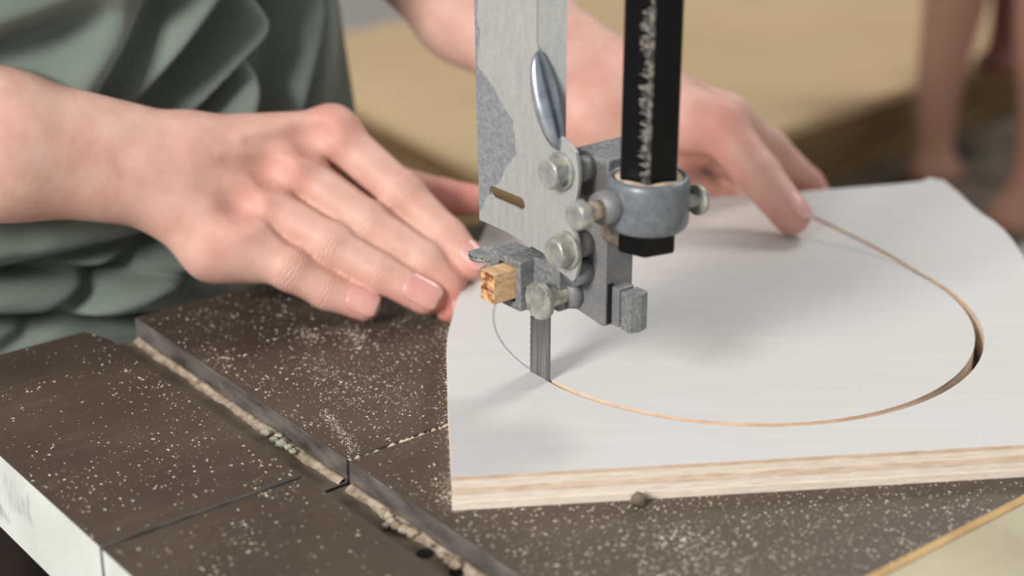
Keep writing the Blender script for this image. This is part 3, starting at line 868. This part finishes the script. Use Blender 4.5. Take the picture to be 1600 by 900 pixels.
# --- his left hand, gripping the far edge with the thumb on top
lth, jlt = chain([(1072, 185, .938, 15.0), (1132, 205, .934, 13.6), (1186, 274, .924, 12.4), (1237, 337, .9125, 10.6)])
lix, jli = chain([(1135, 185, .962, 12.5), (1205, 232, .985, 10.5), (1262, 286, 1.003, 9.0), (1290, 322, 1.010, 8.0)])
lmi, jlm = chain([(1090, 215, .968, 12.0), (1150, 262, .998, 10.5), (1205, 308, 1.012, 9.0), (1230, 350, 1.01, 8.0)])
lri, jlr = chain([(1030, 255, .968, 13), (1090, 300, .992, 11.0), (1150, 322, 1.005, 9.5), (1180, 352, 1.005, 8.0)])
lpi, jlp = chain([(1000, 262, .962, 12), (1050, 312, .985, 9.5), (1100, 335, .995, 8.5), (1120, 360, .995, 7.5)])
lw_u, lw_l = ond(975, 128, .955), ond(925, 176, .950)
lf_u, lf_l = ond(820, 20, 1.01), ond(722, 22, 1.005)
el_l = ond(470, -250, 1.115); sh_l = np.array([-0.125, 0.32, 0.41])
base_l = [(Cone(lw_u, lf_u, .0195, .0225), .006), (Cone(lw_l, lf_l, .0205, .0240), .02), (Cone(lf_u, el_l, .0240, .040), .02), (Cone(lf_l, el_l, .0250, .042), .02), (Cone(el_l, sh_l, .044, .055), .03),
          (Cone(lw_u, jlt[0], .0195, .0165), .014), (Cone(lw_u, jli[0], .019, .0135), .012), (Cone(lw_l, jlm[0], .0215, .015), .012), (Cone(lw_l, jlr[0], .0215, .016), .012),
          (Cone(lw_l, jlp[0], .021, .014), .012), (Ball(ond(1126, 186, .932), .0105), .010)]
fing_l = [(lth, .012), (lix, .008), (lmi, .008), (lri, .008), (lpi, .008)]
hand_l = Hand(base_l, fing_l)

# --- trunk under the clothes
TA, TBc = -0.366, -0.080                              # trunk axis in saw coordinates
tw = lambda a, b, z: world(TA + a, TBc + b, z)
trunk = Hand([(Cone(tw(-.01, -.09, -.08), tw(-.01, -.10, .30), .070, .078), .05), (Cone(tw(-.01, .09, -.08), tw(-.01, .10, .30), .070, .078), .05), (Cone(tw(0, 0, -.08), tw(-.01, 0, .30), .072, .078), .05),
              (Cone(tw(-.01, -.10, .34), sh_r, .07, .056), .05), (Cone(tw(-.01, .10, .34), sh_l, .07, .056), .05), (Cone(tw(-.02, 0, .34), tw(.0, 0, .50), .075, .055), .05),
              (Cone(sh_r, sh_r * .6 + el_r * .4, .054, .048), .04), (Cone(sh_l, sh_l * .6 + el_l * .4, .054, .048), .04)], [])


def clip_above(h, p0, n):
    p0, n = np.array(p0), np.array(n) / np.linalg.norm(n)
    def f(p, c=None, reach=1e9): return np.maximum(h(p, c, reach), (p - p0) @ n)
    return f


cutr = el_r * .45 + sh_r * .55; cutl = el_l * .45 + sh_l * .55
Vs, Fs, o = [], [], 0
for sd_, lo, hi, hh in ((clip_above(hand_r, cutr, sh_r - el_r), (-.50, -.07, -.02), (.02, .16, .36), .00165), (clip_above(hand_l, cutl, sh_l - el_l), (-.24, .06, -.06), (.26, .50, .36), .0019), (trunk, (-.62, -.14, -.46), (-.02, .48, .58), .009)):
    vv, ff = surfnet(sd_, lo, hi, hh); Vs.append(vv); Fs.append(ff + o); o += len(vv)
V = np.concatenate(Vs); Fq = np.concatenate(Fs)
me = bpy.data.meshes.new('person')
me.vertices.add(len(V)); me.vertices.foreach_set('co', V.astype(np.float32).ravel())
me.loops.add(Fq.size); me.loops.foreach_set('vertex_index', Fq.astype(np.int32).ravel())
me.polygons.add(len(Fq)); me.polygons.foreach_set('loop_start', np.arange(0, Fq.size, 4, dtype=np.int32))
me.update(calc_edges=True); me.validate()
red = np.zeros(len(V)); ph = np.zeros(len(V)); cw = np.zeros(len(V))
def blush(p, s_, amt):
    global red
    red = red + amt * np.exp(-((V - p) ** 2).sum(1) / (2 * s_ * s_))
for p, s_, a_ in ((q_(520, 192, .86), .012, .46), (q_(452, 248, .847), .011, .34), (q_(404, 300, .84), .011, .24), (q_(372, 352, .83), .010, .20), (ji[1], .009, .28), (jm[1], .007, .15), (jr[1], .006, .22), (jp[1], .009, .25),
                  (ji[3], .010, .40), (jr[3], .010, .40), (jp[3], .010, .45), (jm[4], .011, .65), (jm[3], .006, .2), (jt[3], .02, .5), (jt[2], .02, .4), (ond(1118, 195, .925), .012, .50), (jlt[3], .012, .45), (jlt[2], .010, .22), (ond(1085, 275, .95), .02, .5),
                  (jli[2], .02, .35), (q_(330, 330, .825), .02, .12), (ond(930, 180, .93), .03, .18)): blush(p, s_, a_)
for js, kk in ((ji, (1, 2)), (jm, (1, 2)), (jr, (1, 2)), (jp, (1, 2)), (jlt, (2,))):
    for k in kk:
        ax = js[k + 1] - js[k - 1]; ax /= np.linalg.norm(ax)
        t = (V - js[k]) @ ax; rad_ = np.linalg.norm(V - js[k] - t[:, None] * ax, axis=1)
        wgt = np.exp(-(t / (0.0042 if k == 1 else 0.0026)) ** 2) * (rad_ < 0.0135) * (0.6 if k == 1 else 0.4)
        m_ = wgt > cw; cw = np.where(m_, wgt, cw); ph = np.where(m_, t / 0.02 + 0.5, ph)
ca = me.color_attributes.new('tint', 'FLOAT_COLOR', 'POINT')
ca.data.foreach_set('color', np.c_[np.clip(red, 0, 1), ph, cw, np.ones(len(V))].astype(np.float32).ravel())
body = link('person', me, M['skin'], None, True)
sm_ = body.modifiers.new('soften', 'SMOOTH'); sm_.factor = 0.5; sm_.iterations = 2
tag(body, 'person in a sage green T-shirt guiding the plywood panel with both bare hands', 'person')


# --- fingernails
def nail(p_from, p_tip, r, length, width, nrm, back=0.3, tipfrac=0.10, lift=0.0004):
    ax = p_tip - p_from; ax /= np.linalg.norm(ax); n = np.array(nrm, float); n -= ax * (n @ ax); n /= np.linalg.norm(n); s_ = np.cross(ax, n)
    nu, nv = 14, 16; bm = bmesh.new(); grid = []
    for j in range(nv + 1):
        v = j / nv
        sh = math.sqrt(max(0, 1 - ((0.22 - v) / 0.22) ** 2)) if v < 0.22 else (1 if v < 0.80 else math.sqrt(max(0, 1 - ((v - 0.80) / 0.235) ** 2)))
        row = []
        for i in range(nu + 1):
            u = (i / nu * 2 - 1) * max(sh, 0.05); th_ = u * width
            R_ = r * (1 - 0.06 * max(0, v - 0.5))
            along = -length * back * 1.0 + v * length
            drop = 0 if along < 0 else r - math.sqrt(max(r * r - (along * 0.80) ** 2, 1e-9))
            pt = p_tip + ax * along + (n * math.cos(th_) + s_ * math.sin(th_)) * (R_ + lift) - n * drop * 0.85
            row.append(bm.verts.new(pt))
        grid.append(row)
    for j in range(nv):
        for i in range(nu):
            f = bm.faces.new((grid[j][i], grid[j][i + 1], grid[j + 1][i + 1], grid[j + 1][i])); f.material_index = 1 if j >= nv * (1 - tipfrac) else 0
    o = obj('fingernail', bm, [M['nail'], M['nail_tip']], body, True)
    so = o.modifiers.new('thick', 'SOLIDIFY'); so.thickness = 0.0006; so.offset = -1
    return o


nail(jr[2], jr[3], .0091, .0190, 0.82, TOCAM + np.array([0.05, 0, 0.0]), 0.62)
nail(jp[2], jp[3], .0083, .0160, 0.82, TOCAM, 0.60)
nail(ji[2], ji[3], .0084, .0150, 0.80, TOCAM + np.array([0.50, 0, 0.30]), 0.55)
nail(jm[3], jm[4], .0081, .0110, 0.75, TOCAM + np.array([1.5, 0, 0.3]), 0.4)
nail(jlt[2], jlt[3], .0106, .0190, 0.80, np.array([0.62, -0.35, 0.85]), 0.55)

# --- T-shirt
nth, nz_ = 420, 330
th_ = np.linspace(0, 2 * PI, nth, endpoint=False); zz_ = np.linspace(-0.075, 0.40, nz_)
T_, Z_ = np.meshgrid(th_, zz_)
ct, st_ = np.cos(T_), np.sin(T_)
ex = 2 / 2.35
ra = 0.120 + 0.012 * np.sin((Z_ - 0.1) * 5); rb = 0.201 - 0.09 * np.clip(Z_ - 0.07, -0.1, 0.12)
tp = np.clip((Z_ - 0.30) / 0.10, 0, 1); ra = ra * (1 - 0.45 * tp ** 2); rb = rb * (1 - 0.12 * tp ** 2)
La = np.sign(ct) * np.abs(ct) ** ex * ra; Lb = np.sign(st_) * np.abs(st_) ** ex * rb
nrm_a = np.cos(T_) / 0.12; nrm_b = np.sin(T_) / 0.19; nl_ = np.hypot(nrm_a, nrm_b); nrm_a /= nl_; nrm_b /= nl_
disp = np.zeros_like(T_)
front_p = world(-0.243, 0, 0)
def fold(p, q, amp, wid, fade=0.05):
    global disp
    a_, b_ = local(onplane(*p, front_p, A))[1:], local(onplane(*q, front_p, A))[1:]
    d_ = b_ - a_; L = np.linalg.norm(d_); d_ /= L
    ub, uz = Lb + TBc - a_[0], Z_ - a_[1]
    t = ub * d_[0] + uz * d_[1]; s_ = -ub * d_[1] + uz * d_[0]
    over = np.maximum(np.maximum(-t, t - L), 0)
    disp = disp + (2.6 if amp < 0 else 1.9) * amp * np.exp(-(s_ / wid) ** 2) * np.exp(-(over / fade) ** 2) * (La > 0)
for p, q, a_, w_ in [((215, -40), (120, 130), .008, .013), ((330, -30), (215, 165), .009, .011), ((405, 80), (290, 185), .006, .006), ((446, 70), (380, 190), .008, .008), ((516, 60), (482, 190), .006, .008),
                     ((285, -20), (185, 150), -.008, .008), ((385, 20), (245, 170), -.013, .011), ((425, 90), (335, 185), -.009, .007), ((475, 0), (436, 180), -.013, .009), ((505, 10), (470, 190), -.008, .006), ((538, 80), (520, 200), -.006, .006), ((350, 100), (275, 185), -.007, .006), ((100, 50), (0, 95), -.006, .012), ((90, 0), (0, 30), .005, .012),
                     ((60, 436), (180, 396), -.006, .005), ((180, 446), (250, 392), -.007, .005), ((0, 449), (150, 440), -.006, .004), ((-40, 520), (210, 510), -.006, .004), ((20, 400), (150, 372), .005, .008), ((260, 440), (330, 400), .005, .008), ((0, 490), (220, 470), .004, .010)]:
    fold(p, q, a_, w_)
disp += 0.002 * np.sin(T_ * 7 + Z_ * 22) + 0.0015 * np.sin(T_ * 13 - Z_ * 31 + 1)
La += nrm_a * disp; Lb += nrm_b * disp
Pw = P0[None, None] + A * (La + TA)[..., None] + B * (Lb + TBc)[..., None]; Pw[..., 2] = Z_
verts = Pw.reshape(-1, 3).tolist(); faces = []
for j in range(nz_ - 1):
    for i in range(nth): faces.append((j * nth + i, j * nth + (i + 1) % nth, (j + 1) * nth + (i + 1) % nth, (j + 1) * nth + i))
o = len(verts)
for s0, e0 in ((sh_r, el_r), (sh_l, el_l)):               # short sleeves
    ax = (e0 - s0) / np.linalg.norm(e0 - s0); u = np.cross(ax, [0, 1, 0.1]); u /= np.linalg.norm(u); v_ = np.cross(ax, u); n = 40; o = len(verts)
    for j in range(13):
        t = -0.03 + 0.19 * j / 12
        for i in range(n):
            g = 2 * PI * i / n; r_ = 0.068 + 0.004 * math.sin(3 * g + j * 0.5)
            verts.append((s0 + ax * t + (u * math.cos(g) + v_ * math.sin(g)) * r_).tolist())
    for j in range(12):
        for i in range(n): faces.append((o + j * n + i, o + j * n + (i + 1) % n, o + (j + 1) * n + (i + 1) % n, o + (j + 1) * n + i))
me = bpy.data.meshes.new('t_shirt'); me.from_pydata(verts, [], faces)
link('t_shirt', me, M['shirt'], body, True)
# --- trousers and shoes, below the table
legs = Hand([(Cone(tw(-.005, -.09, -.09), tw(-.01, -.09, -.30), .102, .100), .04), (Cone(tw(-.005, .09, -.09), tw(-.01, .09, -.30), .102, .100), .04)] +
            [(Cone(tw(-.01, s_ * .095, -.30), tw(0, s_ * .11, -.60), .092, .070), .03) for s_ in (-1, 1)] + [(Cone(tw(0, s_ * .11, -.60), tw(-.01, s_ * .12, -.87), .070, .062), .02) for s_ in (-1, 1)], [])
vv, ff = surfnet(legs, (-.66, -.16, -.98), (.0, .50, .02), .008)
me = bpy.data.meshes.new('trousers'); me.from_pydata(vv.tolist(), [], ff.tolist()); link('trousers', me, M['trousers'], body, True)
for s_ in (-1, 1):
    sh = Hand([(Cone(tw(-.05, s_ * .12, -.912), tw(.10, s_ * .13, -.918), .040, .034), .02), (Cone(tw(-.02, s_ * .12, -.86), tw(.02, s_ * .12, -.90), .045, .042), .02)], [])
    c_ = tw(0.02, s_ * .12, -.90); vv, ff = surfnet(sh, c_ - .2, c_ + .2, .006); vv[:, 2] = np.maximum(vv[:, 2], -0.949)
    me = bpy.data.meshes.new('shoe'); me.from_pydata(vv.tolist(), [], ff.tolist()); link('shoe', me, M['shoe'], body, True)

# ------------------------------------------------------------------ background: low bench with boards
e1 = np.array([0.716, 0.698]); e2 = np.array([-0.534, 0.845])
C0 = np.array([0.042, 0.903])
def quad_prism(bm, c, l1, l2, z0, z1, u0=0.0, v0=0.0):
    pts = [tuple(np.array(c) + e1 * u + e2 * v) for u, v in ((u0, v0), (u0 + l1, v0), (u0 + l1, v0 + l2), (u0, v0 + l2))]
    prism(bm, pts, z0, z1, lambda u, v, t: (u, v, t))
bench = empty('low_bench', (0.4, 1.3, -0.95))
def child(name, bm, mat, root, **k):
    for v in bm.verts: v.co -= Vector(root.location)
    return obj(name, bm, mat, root, **k)
tag(bench, 'low dark wooden bench carrying the stacked boards in the blurred background', 'bench')
bm = bmesh.new(); quad_prism(bm, C0, 1.6, 1.05, -0.40, -0.36, -0.10, -0.22); child('bench_top', bm, M['bench_wood'], bench, bevel=0.004)
for u, v in ((0, -0.15), (1.35, -0.15), (0, 0.70), (1.35, 0.70)):
    bm = bmesh.new(); quad_prism(bm, C0, 0.07, 0.07, -0.95, -0.40, u, v); child('leg', bm, M['bench_wood'], bench, bevel=0.004)
zb = -0.36
names = ['lowest', 'second lowest', 'third lowest', 'fourth lowest']
for k in range(4):
    bm = bmesh.new(); quad_prism(bm, C0, 1.22, 0.68, zb, zb + 0.0225, 0.012 + 0.008 * (k % 2), 0.02 + 0.006 * ((k + 1) % 2))
    tag(obj('board', bm, M['dark_wood'], bevel=0.002), 'dark brown board, %s of the blurred stack behind the panel' % names[k], 'board', 'boards stacked on the low bench'); zb += 0.0235
bm = bmesh.new(); quad_prism(bm, C0, 0.60, 0.745, -0.2655, -0.250, 0, 0)
bm.free()
bm = bmesh.new(); quad_prism(bm, C0, 1.30, 0.745, -0.2650, -0.250, 0, 0)
tag(obj('board', bm, M['tan'], bevel=0.002), 'large tan fibreboard sheet, topmost of the blurred stack', 'board', 'boards stacked on the low bench')
bm = bmesh.new(); quad_prism(bm, C0, 0.10, 0.78, -0.36, -0.335, -0.0995, 0.0)
tag(obj('board', bm, M['tan2'], bevel=0.002), 'narrow tan board lying beside the stack behind the near hand', 'board', 'boards stacked on the low bench')


def cabriole(bm, foot, top, r_foot, r_ankle, r_knee, sway, n=24):
    foot, top = np.array(foot), np.array(top); L = 26; prev = None
    for i in range(L + 1):
        t = i / L
        c_ = foot + (top - foot) * t; c_ = c_ + np.array([sway[0], sway[1], 0]) * math.sin(t * PI * 2) * 1.0
        r_ = (r_foot * math.exp(-(t / 0.07) ** 2) * 0.55 + r_ankle * (1 - t) + r_knee * t ** 1.3) if t > 0.02 else r_foot * 0.9
        ring = [bm.verts.new((c_[0] + r_ * math.cos(2 * PI * k / n), c_[1] + r_ * math.sin(2 * PI * k / n), c_[2])) for k in range(n)]
        if prev:
            for k in range(n): bm.faces.new((prev[k], prev[(k + 1) % n], ring[(k + 1) % n], ring[k]))
        else: bm.faces.new(ring[::-1])
        prev = ring
    bm.faces.new(prev)


st = empty('curved_leg_frame', (0.8, 1.3, -0.36))  # legs and rails of a furniture frame, built without a seat
tag(st, 'bare wooden furniture frame with curved pinkish brown legs in the blurred background', 'furniture_frame')
fz = -0.36
for (fx, fy), sw in (((0.5440, 1.310), (-0.006, 0)), ((0.600, 1.150), (0.012, 0)), ((0.98, 1.52), (0.006, 0)), ((1.02, 1.36), (0.01, 0))):
    bm = bmesh.new(); tx = 0.04 if fy == 1.150 else -0.002
    cabriole(bm, (fx, fy, fz), (fx + tx, fy, fz + 0.36), 0.036, 0.0225, 0.056, sw); child('leg', bm, M['leg_wood'], st, smooth=True)
for p, q in (((0.548, 1.310), (0.640, 1.150)), ((0.640, 1.150), (1.018, 1.36)), ((1.018, 1.36), (0.978, 1.52)), ((0.978, 1.52), (0.548, 1.310))):
    bm = bmesh.new(); cyl(bm, (*p, -0.035), (*q, -0.035), 0.022, n=12); child('rail', bm, M['leg_wood'], st, smooth=True)
bm = bmesh.new(); cabriole(bm, (0.652, 1.452, -0.2495), (0.655, 1.452, -0.02), 0.034, 0.020, 0.026, (0.002, 0))  # a single loose furniture leg
tag(obj('furniture_leg', bm, M['mahogany'], None, True), 'loose dark red turned furniture leg standing on the blurred tan sheet', 'furniture_leg')
